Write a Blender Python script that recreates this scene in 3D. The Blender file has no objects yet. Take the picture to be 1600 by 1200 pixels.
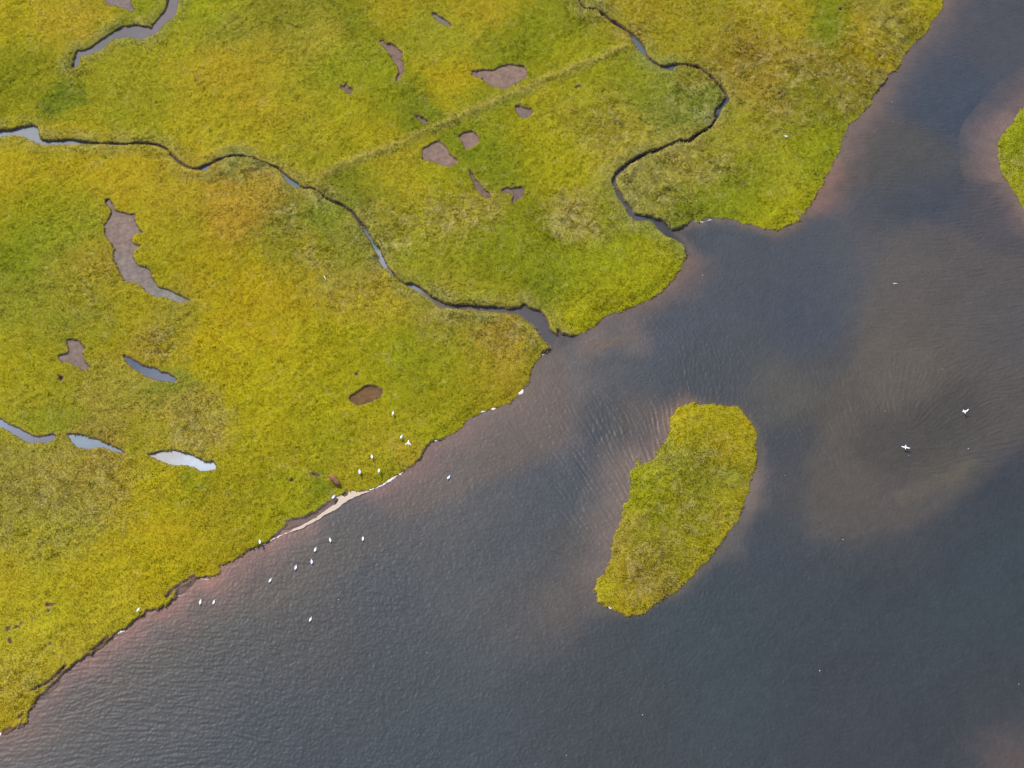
import bpy, bmesh, math, random
import numpy as np
from mathutils import Vector, Matrix

C = bpy.context.scene
COL = C.collection
random.seed(7)
RNG = np.random.default_rng(11)
R = math.radians

# ------------------------------------------------------------------ camera
TILT = R(30.0); DIST = 150.0; FPX = 2250.0
CAM = (0.0, -DIST*math.sin(TILT), DIST*math.cos(TILT))
cd = bpy.data.cameras.new('camera'); cam = bpy.data.objects.new('camera', cd); COL.objects.link(cam)
cam.location = CAM; cam.rotation_euler = (TILT, 0, 0)
cd.sensor_fit = 'HORIZONTAL'; cd.sensor_width = 36.0; cd.lens = 36.0*FPX/1600.0
cd.clip_start = 1.0; cd.clip_end = 5000.0
C.camera = cam

# ------------------------------------------------------------------ light
SUN_EL, SUN_AZ = R(49), R(-40)
world = bpy.data.worlds.new('World'); C.world = world; world.use_nodes = True
nt = world.node_tree
sky = nt.nodes.new('ShaderNodeTexSky'); sky.sky_type = 'NISHITA'; sky.sun_disc = False
sky.sun_elevation = SUN_EL; sky.sun_rotation = SUN_AZ; sky.dust_density = 1.0
bg = nt.nodes['Background']; bg.inputs[1].default_value = 0.15
nt.links.new(sky.outputs[0], bg.inputs[0])
sl = bpy.data.lights.new('sun', 'SUN'); sl.energy = 2.5; sl.angle = R(4.0); sl.color = (1.0, 0.95, 0.87)
sun = bpy.data.objects.new('sun', sl); COL.objects.link(sun)
sv = Vector((math.sin(SUN_AZ)*math.cos(SUN_EL), math.cos(SUN_AZ)*math.cos(SUN_EL), math.sin(SUN_EL)))
sun.rotation_euler = sv.to_track_quat('Z', 'Y').to_euler(); sun.location = sv*200
C.view_settings.view_transform = 'Standard'; C.view_settings.look = 'None'
C.view_settings.exposure = 0.95; C.view_settings.gamma = 1.0
C.view_settings.use_curve_mapping = False

# ------------------------------------------------------------------ helpers
CT, ST = math.cos(TILT), math.sin(TILT)
def W(u, v, z=0.0):
    """ground position (metres) of a point of the survey sketch, at height z"""
    xc, yc = (u-800)/FPX, -(v-600)/FPX
    dx, dy, dz = xc, yc*CT+ST, yc*ST-CT
    t = (z-CAM[2])/dz
    return (CAM[0]+dx*t, CAM[1]+dy*t)
def Wl(pts, z=0.0): return np.array([W(u, v, z) for u, v in pts])
def lin(c):
    c = np.asarray(c, float)/255.0
    return np.where(c <= .04045, c/12.92, ((c+.055)/1.055)**2.4)

def tag(o, label=None, cat=None, group=None, kind=None):
    if label: o['label'] = label
    if cat: o['category'] = cat
    if group: o['group'] = group
    if kind: o['kind'] = kind
    return o
def link(name, me, mat=None, parent=None):
    o = bpy.data.objects.new(name, me); COL.objects.link(o)
    if mat: me.materials.append(mat)
    if parent: o.parent = parent
    return o
def np_mesh(name, verts, faces, smooth=True, col=None, k=None):
    """verts (n,3), faces (m,k) -> mesh; col (n,3) point colours"""
    me = bpy.data.meshes.new(name)
    n, m = len(verts), len(faces); k = faces.shape[1]
    me.vertices.add(n); me.vertices.foreach_set('co', np.ascontiguousarray(verts, np.float32).ravel())
    me.loops.add(m*k); me.loops.foreach_set('vertex_index', np.ascontiguousarray(faces, np.int32).ravel())
    me.polygons.add(m)
    me.polygons.foreach_set('loop_start', np.arange(0, m*k, k, dtype=np.int32))
    me.polygons.foreach_set('loop_total', np.full(m, k, np.int32))
    me.polygons.foreach_set('use_smooth', np.full(m, smooth, bool))
    me.update(calc_edges=True)
    if col is not None:
        a = me.color_attributes.new('tint', 'FLOAT_COLOR', 'POINT')
        c4 = np.ones((n, 4), np.float32); c4[:, :3] = col
        a.data.foreach_set('color', c4.ravel())
    return me

TAB = RNG.random((256, 256))
def vnoise(x, y, s, seed=0):
    x = np.asarray(x)/s + 17.3*seed; y = np.asarray(y)/s + 9.1*seed
    xi = np.floor(x).astype(np.int64); yi = np.floor(y).astype(np.int64)
    fx = x-xi; fy = y-yi; fx = fx*fx*(3-2*fx); fy = fy*fy*(3-2*fy)
    o = seed*37
    g = lambda a, b: TAB[(a+o) & 255, (b+2*o) & 255]
    return ((g(xi, yi)*(1-fx)+g(xi+1, yi)*fx)*(1-fy)+(g(xi, yi+1)*(1-fx)+g(xi+1, yi+1)*fx)*fy)*2-1
def fbm(x, y, s, seed=0, oc=3):
    r = 0; a = 1; t = 0
    for i in range(oc):
        r = r+a*vnoise(x, y, s/2**i, seed+i); t += a; a *= .55
    return r/t
def sstep(a, b, x):
    t = np.clip((x-a)/(b-a), 0, 1); return t*t*(3-2*t)

# ------------------------------------------------------------------ materials
def mat_new(name):
    m = bpy.data.materials.new(name); m.use_nodes = True
    return m, m.node_tree, m.node_tree.nodes['Principled BSDF']
def plain(name, rgb, rough=.6, spec=.3, var=.12, scale=20):
    m, t, b = mat_new(name)
    n = t.nodes.new('ShaderNodeTexNoise'); n.inputs['Scale'].default_value = scale; n.inputs['Detail'].default_value = 4
    mx = t.nodes.new('ShaderNodeMix'); mx.data_type = 'RGBA'
    mx.inputs[6].default_value = (*[c*(1-var) for c in rgb], 1); mx.inputs[7].default_value = (*[min(1, c*(1+var)) for c in rgb], 1)
    t.links.new(n.outputs['Fac'], mx.inputs[0]); t.links.new(mx.outputs[2], b.inputs['Base Color'])
    b.inputs['Roughness'].default_value = rough; b.inputs['Specular IOR Level'].default_value = spec
    return m
def tint_mat(name, rough, spec, noise_scale=6.0, var=.15, bump=0.0, bump_scale=12.0):
    m, t, b = mat_new(name)
    a = t.nodes.new('ShaderNodeAttribute'); a.attribute_name = 'tint'
    tc = t.nodes.new('ShaderNodeTexCoord')
    n = t.nodes.new('ShaderNodeTexNoise'); n.inputs['Scale'].default_value = noise_scale; n.inputs['Detail'].default_value = 5
    t.links.new(tc.outputs['Object'], n.inputs['Vector'])
    mr = t.nodes.new('ShaderNodeMapRange'); mr.inputs[1].default_value = .25; mr.inputs[2].default_value = .75
    mr.inputs[3].default_value = 1-var; mr.inputs[4].default_value = 1+var
    t.links.new(n.outputs['Fac'], mr.inputs[0])
    mu = t.nodes.new('ShaderNodeVectorMath'); mu.operation = 'SCALE'
    t.links.new(a.outputs['Color'], mu.inputs[0]); t.links.new(mr.outputs[0], mu.inputs['Scale'])
    t.links.new(mu.outputs[0], b.inputs['Base Color'])
    b.inputs['Roughness'].default_value = rough; b.inputs['Specular IOR Level'].default_value = spec
    if bump:
        n2 = t.nodes.new('ShaderNodeTexNoise'); n2.inputs['Scale'].default_value = bump_scale; n2.inputs['Detail'].default_value = 6
        t.links.new(tc.outputs['Object'], n2.inputs['Vector'])
        bp = t.nodes.new('ShaderNodeBump'); bp.inputs['Strength'].default_value = bump; bp.inputs['Distance'].default_value = .1
        t.links.new(n2.outputs['Fac'], bp.inputs['Height']); t.links.new(bp.outputs[0], b.inputs['Normal'])
    return m
M_GROUND = tint_mat('marsh_ground', .9, .1, 5.0, .2, .6, 9.0)
M_RIVER = tint_mat('river_water', .42, .22, .9, .06)
M_RIVER.node_tree.nodes['Principled BSDF'].inputs['IOR'].default_value = 1.33
M_POOL = tint_mat('pool_water', .12, .5, 1.6, .08)
M_POOL.node_tree.nodes['Principled BSDF'].inputs['IOR'].default_value = 1.33
M_MUD = tint_mat('wet_mud', .6, .10, 2.2, .30, .3, 20.0)
M_SAND = tint_mat('wet_sand', .8, .2, 9.0, .12, .4, 20.0)
def grass_mat():
    m, t, b = mat_new('grass_blades')
    a = t.nodes.new('ShaderNodeAttribute'); a.attribute_name = 'tint'
    t.links.new(a.outputs['Color'], b.inputs['Base Color'])
    b.inputs['Roughness'].default_value = .8; b.inputs['Specular IOR Level'].default_value = .04
    ge = t.nodes.new('ShaderNodeNewGeometry')
    m1 = t.nodes.new('ShaderNodeVectorMath'); m1.operation = 'SCALE'; m1.inputs['Scale'].default_value = .85
    m2 = t.nodes.new('ShaderNodeVectorMath'); m2.operation = 'ADD'; m2.inputs[1].default_value = (0, 0, .8)
    m3 = t.nodes.new('ShaderNodeVectorMath'); m3.operation = 'NORMALIZE'
    t.links.new(ge.outputs['Normal'], m1.inputs[0]); t.links.new(m1.outputs[0], m2.inputs[0]); t.links.new(m2.outputs[0], m3.inputs[0])
    t.links.new(m3.outputs[0], b.inputs['Normal'])
    tr = t.nodes.new('ShaderNodeBsdfTranslucent'); t.links.new(a.outputs['Color'], tr.inputs[0])
    mx = t.nodes.new('ShaderNodeMixShader'); mx.inputs[0].default_value = .35
    t.links.new(b.outputs[0], mx.inputs[1]); t.links.new(tr.outputs[0], mx.inputs[2])
    t.links.new(mx.outputs[0], t.nodes['Material Output'].inputs[0])
    return m
M_GRASS = grass_mat()
M_WHITE = plain('white_feather', (.84, .84, .83), .6, .2, .04)
M_GREY = plain('pale_grey_feather', (.66, .67, .69), .6, .2, .06)
M_BLACK = plain('black_feather', (.03, .03, .035), .5, .3)
M_BILL = plain('yellow_bill', (.55, .25, .04), .4, .4)
M_FOAM = plain('foam', (.60, .53, .45), .7, .3, .15, 15)
M_PEAT = plain('peat', (.20, .085, .045), .8, .2, .45, 6)
M_WOOD = plain('bleached_wood', (.62, .58, .50), .7, .2, .2, 12)

# ------------------------------------------------------------------ outlines (sketch pixels)
SHORE = [(-60,1172),(0,1143),(20,1136),(38,1128),(42,1115),(48,1102),(57,1090),(66,1082),(76,1075),(86,1064),(97,1052),(105,1045),(114,1039),(122,1033),(135,1023),(150,1011),(160,1004),(170,997),(182,987),(195,981),(208,971),(218,961),(226,954),(232,951),(245,952),(255,947),(263,942),(267,936),(270,931),(276,922),(287,914),(300,904),(315,901),(330,900),(342,894),(345,883),(358,878),(372,872),(380,864),(392,856),(404,851),(420,843),(432,832),(445,822),(447,812),(458,808),(475,806),(490,800),(500,793),(508,785),(518,779),(527,774),(534,771),(540,764),(548,765),(560,767),(575,765),(590,759),(605,751),(622,741),(632,735),(640,730),(650,720),(658,710),(662,700),(668,694),(680,687),(700,680),(715,672),(725,662),(735,652),(750,645),(765,638),(780,633),(795,629),(803,622),(812,612),(820,606),(826,597),(828,585),(832,572),(840,560),(850,550),(858,545),(861,541),
 (872,512),(880,520),(895,523),(912,518),(925,510),(935,502),(942,494),(955,488),(972,484),(990,478),(1005,472),(1020,464),(1035,452),(1048,440),(1058,428),(1066,415),(1072,400),(1070,390),(1068,381),(1060,370),(1048,360),(1052,358),(1060,357),(1070,350),(1078,345),(1084,341),(1090,345),(1097,345),(1100,338),(1110,337),(1122,339),(1135,338),(1145,341),(1160,348),(1175,350),(1190,354),(1200,356),(1215,357),(1230,352),(1245,345),(1252,338),(1258,330),(1268,315),(1275,305),(1283,290),(1290,275),(1297,265),(1302,252),(1312,238),(1317,220),(1322,205),(1328,193),(1340,185),(1352,170),(1362,160),(1366,148),(1372,138),(1384,125),(1390,112),(1402,108),(1408,97),(1413,85),(1425,72),(1436,60),(1450,48),(1456,35),(1466,24),(1473,12),(1475,0),(1478,-40),(1495,-120)]
ISLAND = [(1082,626),(1090,628),(1100,628),(1112,628),(1125,631),(1140,632),(1152,634),(1160,640),(1168,650),(1176,662),(1183,675),(1184,690),(1183,705),(1182,720),(1178,735),(1174,752),(1170,768),(1164,782),(1158,793),(1156,806),(1148,818),(1140,828),(1135,842),(1125,852),(1120,860),(1110,872),(1098,882),(1090,892),(1080,900),(1074,908),(1068,915),(1060,918),(1052,926),(1040,930),(1028,940),(1022,945),(1010,955),(995,961),(980,961),(965,956),(955,951),(945,946),(935,940),(930,930),(928,915),(932,905),(938,897),(946,890),(950,880),(955,870),(954,855),(958,840),(962,828),(966,822),(970,810),(973,795),(972,788),(980,780),(986,770),(985,755),(984,745),(981,737),(986,730),(995,728),(993,718),(1000,713),(1004,722),(1010,720),(1020,715),(1025,705),(1032,697),(1037,690),(1042,682),(1046,665),(1046,655),(1050,645),(1060,636),(1070,630)]
ISLAND_R = [(1640,140),(1600,165),(1592,172),(1588,180),(1585,188),(1574,197),(1570,205),(1562,213),(1559,225),(1561,240),(1562,252),(1563,262),(1570,275),(1577,285),(1585,298),(1592,310),(1600,325),(1620,350),(1700,420),(1850,400),(1900,250),(1800,120),(1700,110)]
CREEK_MAIN = [(-60,206),(0,202),(20,199),(40,195),(50,193),(58,197),(60,205),(61,213),(70,218),(85,218),(100,216),(115,216),(130,219),(145,220),(160,222),(175,221),(190,223.5),(200,223),(210,221),(225,221),(240,222),(250,225),(262,231),(268,239),(278,249),(290,257),(300,261),(308,261),(318,257),(325,253.5),(330,252),(340,247),(352,242),(365,240.5),(378,240.5),(392,243),(405,248.5),(417,253),(428,257.5),(436,261),(450,274),(462,282),(472,290),(485,291),(492,293),(500,298),(508,305),(515,309),(525,313.5),(540,320),(550,327),(556,334),(561,341),(566,347),(571,353),(575,360),(580,366),(582,372),(588,380),(594,387),(597,398),(603,405),(606,414),(611,421),(620,432),(628,439),(635,442),(645,441),(655,446),(665,454),(675,461),(685,467),(695,471),(705,474),(715,475),(728,474),(740,476),(755,477),(770,477),(785,478),(800,480),(812,478),(819,473),(822,475),(828,479),(836,482),(845,484),(851,489),(855,496),(858,505),(858,512),(864,518),(878,526),(885,540),(865,550),
 (859,543),(850,532),(840,518),(832,509),(825,503),(815,496),(807,491),(795,489),(780,488),(765,487),(748,484),(735,484),(722,483),(712,482),(700,480),(690,481),(680,475),(670,466),(660,459),(650,453),(640,447),(632,444.5),(621,437),(611,427),(604,420),(598,418),(592,408),(588,397),(583,386),(578,375),(571,369),(567,361),(563,353),(557,345),(552,336.5),(545,330),(537,324),(525,318),(515,313.5),(505,307.5),(500,301),(492,296.5),(480,294.5),(472,294),(465,294),(458,291),(450,285),(445,279),(440,271),(433,264),(427,261.5),(417,257),(405,252.5),(392,247),(378,244.5),(365,244.5),(355,246),(345,249.5),(337,252.5),(330,257),(326,262),(325,266),(318,266),(312,264.5),(305,264.5),(295,262.5),(285,257),(275,250),(266,242),(262,235),(254,230),(245,227),(235,225.5),(222,225),(210,225.5),(195,226.5),(180,225.5),(165,225),(150,224),(135,225),(120,225),(100,225),(80,226),(65,225),(58,223),(50,220),(42,215),(35,211),(20,211),(5,213),(-60,217)]
CREEK_EAST = [(896,-60),(904,-20),(908,0),(911,7),(917,11.5),(925,11.5),(932,11),(938,14.5),(944,19),(948,23),(955,28),(962,32),(970,37),(978,43),(985,48),(991,52),(996,58),(1002,65),(1008,74),(1010,82),(1015,89),(1022,94),(1031,100),(1040,101),(1050,97.5),(1063,98),(1075,98),(1085,100),(1093,102),(1100,107),(1107,112),(1115,119),(1121,126),(1127,133),(1133,140),(1138,148),(1141,153),(1137,160),(1130,167),(1126,174),(1122,183),(1117,191),(1110,201),(1104,204),(1096,208),(1088,214),(1080,221.5),(1070,223),(1062,221),(1050,226),(1042,231),(1028,236.5),(1017,239.5),(1006,244.5),(995,250.5),(984,257),(978,262),(972,268),(965,273),(962,280),(962,285),(966,294),(972,302),(976,310),(982,316),(987,323),(992,331),(998,333),(1008,334),(1018,337),(1028,341),(1036,340),(1041,346),(1047,353),(1053,358),(1066,357),(1082,362),(1078,388),
 (1068,381.5),(1062,378),(1052,373),(1042,368),(1033,361),(1026,353),(1018,347),(1010,344),(1003,345),(992,345),(988,340),(981,332),(977,322),(972,316),(967,310),(963,300),(958,293),(955.5,286),(956.5,279),(960,270),(967,262),(975,256),(984,249.5),(995,243.5),(1005,238.5),(1015,234),(1025,231.5),(1038,227.5),(1045,224.5),(1058,218.5),(1063,214.5),(1070,217),(1076,216),(1083,210.5),(1090,205),(1096,202),(1103,199),(1109,194),(1113,188),(1116,180),(1117,172),(1120,166),(1128,159),(1132,150),(1131,146),(1127,139),(1121,132),(1114,124),(1107,118),(1100,112),(1092,108),(1083,105),(1072,102),(1060,101.5),(1055,103),(1052,109),(1048,110),(1042,108),(1034,106),(1028,102),(1020,98),(1013,93),(1006,86),(999,80),(993,72),(990,65),(986,56),(983,52),(976,47.5),(968,43),(960,37.5),(952,32),(946,27),(941,23),(936,18),(930,15),(922,15.5),(914,14.5),(907,9),(904,2),(898,-20),(890,-60)]
CREEK_TOP = [(280,-60),(278,0),(276,12),(273,22),(268,28),(260,33),(252,40),(246,48),(240,53),(232,54),(225,58),(215,59),(205,57),(195,57),(185,59),(175,61),(168,66),(162,72),(155,78),(145,80),(135,85),(127,86),(123,93),(122,101),(115,105),(111,103),(114,93),(117,80),(120,76),(130,75),(140,72),(150,65),(160,58),(168,52),(178,46),(188,40),(192,37),(200,38),(210,36),(222,38),(234,39),(243,30),(250,22),(256,14),(261,0),(262,-60)]
MUDDY = (121,105,99)
POOLS = [  # outline, colours by place (water, mud, blues with painted sky reflection), material, label
 ([(150,-40),(158,-10),(165,3),(172,9),(182,8),(190,10),(198,14),(208,18),(210,15),(205,5),(200,-15),(190,-40)], (118,108,108), 'mud', 'small brown mud pool cut by the top edge above the grey creek'),
 ([(673,17),(682,20),(690,26),(699,31),(705,37),(707,40),(700,40),(690,35),(682,30),(676,24)], (112,114,108), 'mud', 'narrow slanting grey pool highest up in the marsh'),
 ([(592,63),(597,61),(605,67),(612,67),(620,73),(628,81),(629,88),(626,90),(630,96),(631,105),(629,114),(625,121),(619,127),(619,121),(622,112),(620,102),(613,93),(608,80),(600,71)], (124,106,100), 'mud', 'crescent shaped pinkish brown pool in the grass'),
 ([(528,129),(536,132),(541,128),(545,135),(551,137),(549,146),(545,147),(540,143),(533,138)], (115,98,84), 'mud', 'tiny brown pool left of the crescent shaped one'),
 ([(734,109),(745,109),(758,107),(770,108),(780,103),(790,100),(800,99),(810,101),(818,102),(823,107),(824,115),(821,121),(814,125),(805,131),(795,136),(787,139),(778,137),(768,133),(757,126),(752,122),(754,120),(748,121),(740,117)], (130,112,102), 'mud', 'large pinkish brown mud pool touching the straight straw ridge'),
 ([(805,165),(810,163),(813,160),(815,164),(822,167),(831,167),(833,172),(831,179),(825,183),(817,184),(810,180),(806,173)], (118,108,102), 'mud', 'small rounded grey pool just below the straight straw ridge'),
 ([(660,230),(668,226),(677,221),(686,219),(692,224),(700,232),(703,239),(712,246),(716,250),(711,253),(708,258),(698,258),(688,257),(680,253),(670,250),(661,248),(659,240)], (128,110,102), 'mud', 'wedge shaped brown mud pool, larger of the neighbouring two'),
 ([(716,211),(720,207),(728,204),(738,203),(745,207),(748,215),(746,224),(738,229),(732,232),(725,230),(722,222)], (130,112,102), 'mud', 'rounded brown mud pool beside the larger wedge shaped one'),
 ([(647,175),(652,179),(660,182),(668,189),(664,192),(656,188),(650,183)], (112,102,90), 'mud', 'sliver of brown pool against the upper side of the straw ridge'),
 ([(732,262),(738,269),(742,279),(749,284),(757,294),(764,299),(768,308),(761,309),(752,302),(744,297),(741,290)], (112,98,90), 'mud', 'thin crooked brown pool left of the hooked one'),
 ([(783,295),(790,291),(800,293),(805,291),(815,290),(819,296),(818,305),(808,312),(800,317),(799,312),(803,305),(797,301),(787,300)], (114,100,96), 'mud', 'hooked brown pool near the middle of the marsh'),
 ([(163,311),(170,310),(177,318),(180,327),(190,330),(200,333),(211,333),(209,342),(213,350),(220,360),(222,362),(214,363),(207,366),(205,372),(208,380),(219,382),(218,387),(210,388),(207,394),(208,400),(213,410),(220,415),(230,416),(236,424),(236,430),(242,440),(248,447),(258,450),(268,453),(280,460),(290,464),(297,468),(290,471),(278,471),(268,468),(258,463),(245,464),(235,460),(225,453),(218,444),(212,440),(203,441),(193,437),(188,428),(183,415),(177,403),(176,395),(178,387),(173,378),(165,370),(162,360),(163,350),(168,342),(173,332),(172,325),(165,318)], [((190,370),(126,112,106)),((215,430),(124,116,114)),((270,460),(128,132,128))], 'mud', 'long ragged grey brown pool, largest in the left marsh'),
 ([(103,528),(112,529),(120,531),(128,537),(134,543),(128,549),(129,556),(133,565),(141,572),(138,577),(130,578),(120,573),(112,568),(105,564),(97,566),(91,560),(90,555),(97,553),(104,551),(107,545),(103,538)], (122,110,104), 'mud', 'three lobed brown pool left of the blue pool'),
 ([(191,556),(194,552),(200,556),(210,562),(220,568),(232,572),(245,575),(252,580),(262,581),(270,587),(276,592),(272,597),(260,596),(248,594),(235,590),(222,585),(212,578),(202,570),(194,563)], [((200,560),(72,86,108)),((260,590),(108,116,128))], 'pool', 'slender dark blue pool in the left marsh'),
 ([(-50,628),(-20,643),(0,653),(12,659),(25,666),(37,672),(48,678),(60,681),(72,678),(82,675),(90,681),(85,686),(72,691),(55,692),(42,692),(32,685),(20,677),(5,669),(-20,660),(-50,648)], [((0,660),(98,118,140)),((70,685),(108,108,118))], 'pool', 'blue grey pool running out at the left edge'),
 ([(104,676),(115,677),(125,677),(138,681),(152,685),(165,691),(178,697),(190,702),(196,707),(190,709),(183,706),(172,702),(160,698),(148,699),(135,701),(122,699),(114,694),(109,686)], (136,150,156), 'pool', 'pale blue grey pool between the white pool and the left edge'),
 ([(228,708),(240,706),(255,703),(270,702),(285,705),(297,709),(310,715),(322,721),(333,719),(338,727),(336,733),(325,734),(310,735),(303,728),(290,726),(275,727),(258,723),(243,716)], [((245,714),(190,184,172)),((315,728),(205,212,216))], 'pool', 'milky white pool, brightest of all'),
 ([(545,622),(548,615),(555,613),(562,608),(568,603),(577,601),(590,602),(598,612),(595,618),(587,624),(575,629),(558,632),(550,629)], (106,82,50), 'mud', 'bare brown mud patch in the yellow grass above the gulls'),
]
def blob(u, v, a, b, rot=0, n=9):
    r = random.Random(int(u*7+v*13)); o = []
    for i in range(n):
        t = 2*math.pi*i/n; k = 1+r.uniform(-.3, .3)
        x, y = a*k*math.cos(t), b*k*math.sin(t); c, s = math.cos(R(rot)), math.sin(R(rot))
        o.append((u+x*c-y*s, v+x*s+y*c))
    return o
HOLES = [blob(75.5,944,4.5,3), blob(81,944.5,3,1.6), blob(75,953,2,1.8), blob(26,979,4,2.2,-30), blob(33,973,3.5,1.9,-35), blob(10.5,983,2.2,3.6), blob(14.5,981,1.7,3,10), blob(15.5,1001,2,4.6,-20), blob(95,590,5,3.5), blob(557,583,2.6,2.4), blob(821,547,2,1.8), blob(491,740.5,8,2,12), blob(455,749,3,2), blob(1314,13,3.2,1.8), blob(88,988,1.8,1.6), blob(78,1005,1.7,1.7), blob(903,134,5,1.6,-15), blob(1218,145,4,2), blob(690,338.5,3,1.6), blob(1375,86,2.5,3)]
CRACKS = [[(44,1079),(54,1073),(66,1067),(76,1061),(86,1052),(93,1044),(101,1036.5),(104,1040),(96,1048),(89,1056),(78,1066),(67,1071.5),(55,1077)],
          [(257,932),(262,924),(270,917),(282,909),(294,901),(303,896),(306,899),(297,904.5),(285,912.5),(272,920.5),(266,928),(261,934)],
          [(138,1014),(148,1008),(158,1000),(167,991),(170,993),(160,1004),(150,1011),(140,1017)],
          [(26,1119),(33,1112),(36,1115),(29,1122)],[(2,1141),(14,1133),(17,1136),(5,1143)],[(27,1131),(33,1127),(34,1130),(28,1133)]]

TOPZ = 0.34; RIMZ = 0.40; POOLZ = 0.13; SHOREZ = 0.30
rim = lambda pts: Wl(pts, RIMZ)
SHW = Wl(SHORE, SHOREZ)
MAIN_POLY = np.vstack([[(-900, SHW[0][1]-420)], [(SHW[0][0]-60, SHW[0][1]-32)], SHW, [(SHW[-1][0]+25, SHW[-1][1]+60), (300, 420), (300, 900), (-900, 900)]])

# ------------------------------------------------------------------ survey grid
def axis(a, b, step, far):
    x = list(np.arange(a, b+1e-6, step)); s = step
    hi = []; p = x[-1]
    while p < far: s *= 1.22; p += s; hi.append(p)
    s = step; lo = []; p = x[0]
    while p > -far: s *= 1.22; p -= s; lo.append(p)
    return np.array(lo[::-1]+x+hi), len(lo), len(lo)+len(x)
STEP = 0.125
XS, ix0, ix1 = axis(-68, 68, STEP, 700)
YS, iy0, iy1 = axis(-43, 59, STEP, 700)
GX, GY = np.meshgrid(XS, YS); NY, NX = GX.shape

def sdf(polys, rad=2.5, grid=None):
    """signed distance (inside > 0), clipped to +-rad"""
    XS, YS, GX, GY = grid or (globals()['XS'], globals()['YS'], globals()['GX'], globals()['GY'])
    ins = np.zeros(GX.shape, bool); d2 = np.full(GX.shape, rad*rad)
    for P in polys:
        P = np.asarray(P); n = len(P); one = np.zeros(GX.shape, bool)
        for i in range(n):
            x1, y1 = P[i]; x2, y2 = P[(i+1) % n]
            if y1 != y2:
                a, b = np.searchsorted(YS, [min(y1, y2), max(y1, y2)])
                if b > a:
                    xc = x1+(YS[a:b]-y1)*(x2-x1)/(y2-y1)
                    one[a:b] ^= XS[None, :] < xc[:, None]
            a, b = np.searchsorted(YS, [min(y1, y2)-rad, max(y1, y2)+rad])
            c, d = np.searchsorted(XS, [min(x1, x2)-rad, max(x1, x2)+rad])
            if b <= a or d <= c: continue
            X, Y = GX[a:b, c:d], GY[a:b, c:d]
            ex, ey = x2-x1, y2-y1; L = ex*ex+ey*ey+1e-12
            t = np.clip(((X-x1)*ex+(Y-y1)*ey)/L, 0, 1)
            q = (X-x1-t*ex)**2+(Y-y1-t*ey)**2
            np.minimum(d2[a:b, c:d], q, out=d2[a:b, c:d])
        ins |= one
    d = np.sqrt(d2); return np.where(ins, d, -d)

s_main = sdf([MAIN_POLY, Wl(ISLAND, SHOREZ), Wl(ISLAND_R, SHOREZ)], 4.5)
s_creek = sdf([rim(CREEK_MAIN), rim(CREEK_EAST), rim(CREEK_TOP)])
s_pool = sdf([rim(p[0]) for p in POOLS])
s_hole = sdf([rim(h) for h in HOLES+CRACKS], 1.0)
rag = .10*fbm(GX, GY, .7, 1, 3)+.05*vnoise(GX, GY, .22, 5)
s_main = s_main+rag*2.1*sstep(-2.4, -1, s_main)
s_pool = s_pool+rag*1.15
s_creek = s_creek+.10*fbm(GX, GY, .8, 3, 3)-.10*sstep(.45, .8, vnoise(GX, GY, 1.1, 9))
sL = np.minimum(np.minimum(s_main, -s_creek), np.minimum(-s_pool, -s_hole))

# snap the grid to the bank line so that edges are crisp
gy, gx = np.gradient(sL, YS, XS)
gl = np.sqrt(gx*gx+gy*gy)+1e-6
near = (np.abs(sL) < .55*STEP) & (gl > .5)
VX = np.where(near, GX-sL*gx/gl*.9, GX); VY = np.where(near, GY-sL*gy/gl*.9, GY)
sS = np.where(near, 0.0, sL)

# straight straw ridge (an old bank) across the marsh
ra, rb = np.array(W(498, 276, TOPZ)), np.array(W(985, 70, TOPZ))
rd = rb-ra; rlen = np.hypot(*rd); rd = rd/rlen
def ridge(x, y):
    t = (x-ra[0])*rd[0]+(y-ra[1])*rd[1]; n = -(x-ra[0])*rd[1]+(y-ra[1])*rd[0]
    n = n+.30*fbm(x, y, 2.2, 4)+.15*vnoise(x, y, .6, 6)
    return np.exp(-(n/.68)**2)*sstep(-.5, 1.0, t)*sstep(rlen+.5, rlen-2, t)*(.8+.35*vnoise(x, y, 2.0, 8)), n
RID, RIDN = ridge(GX, GY)

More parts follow.
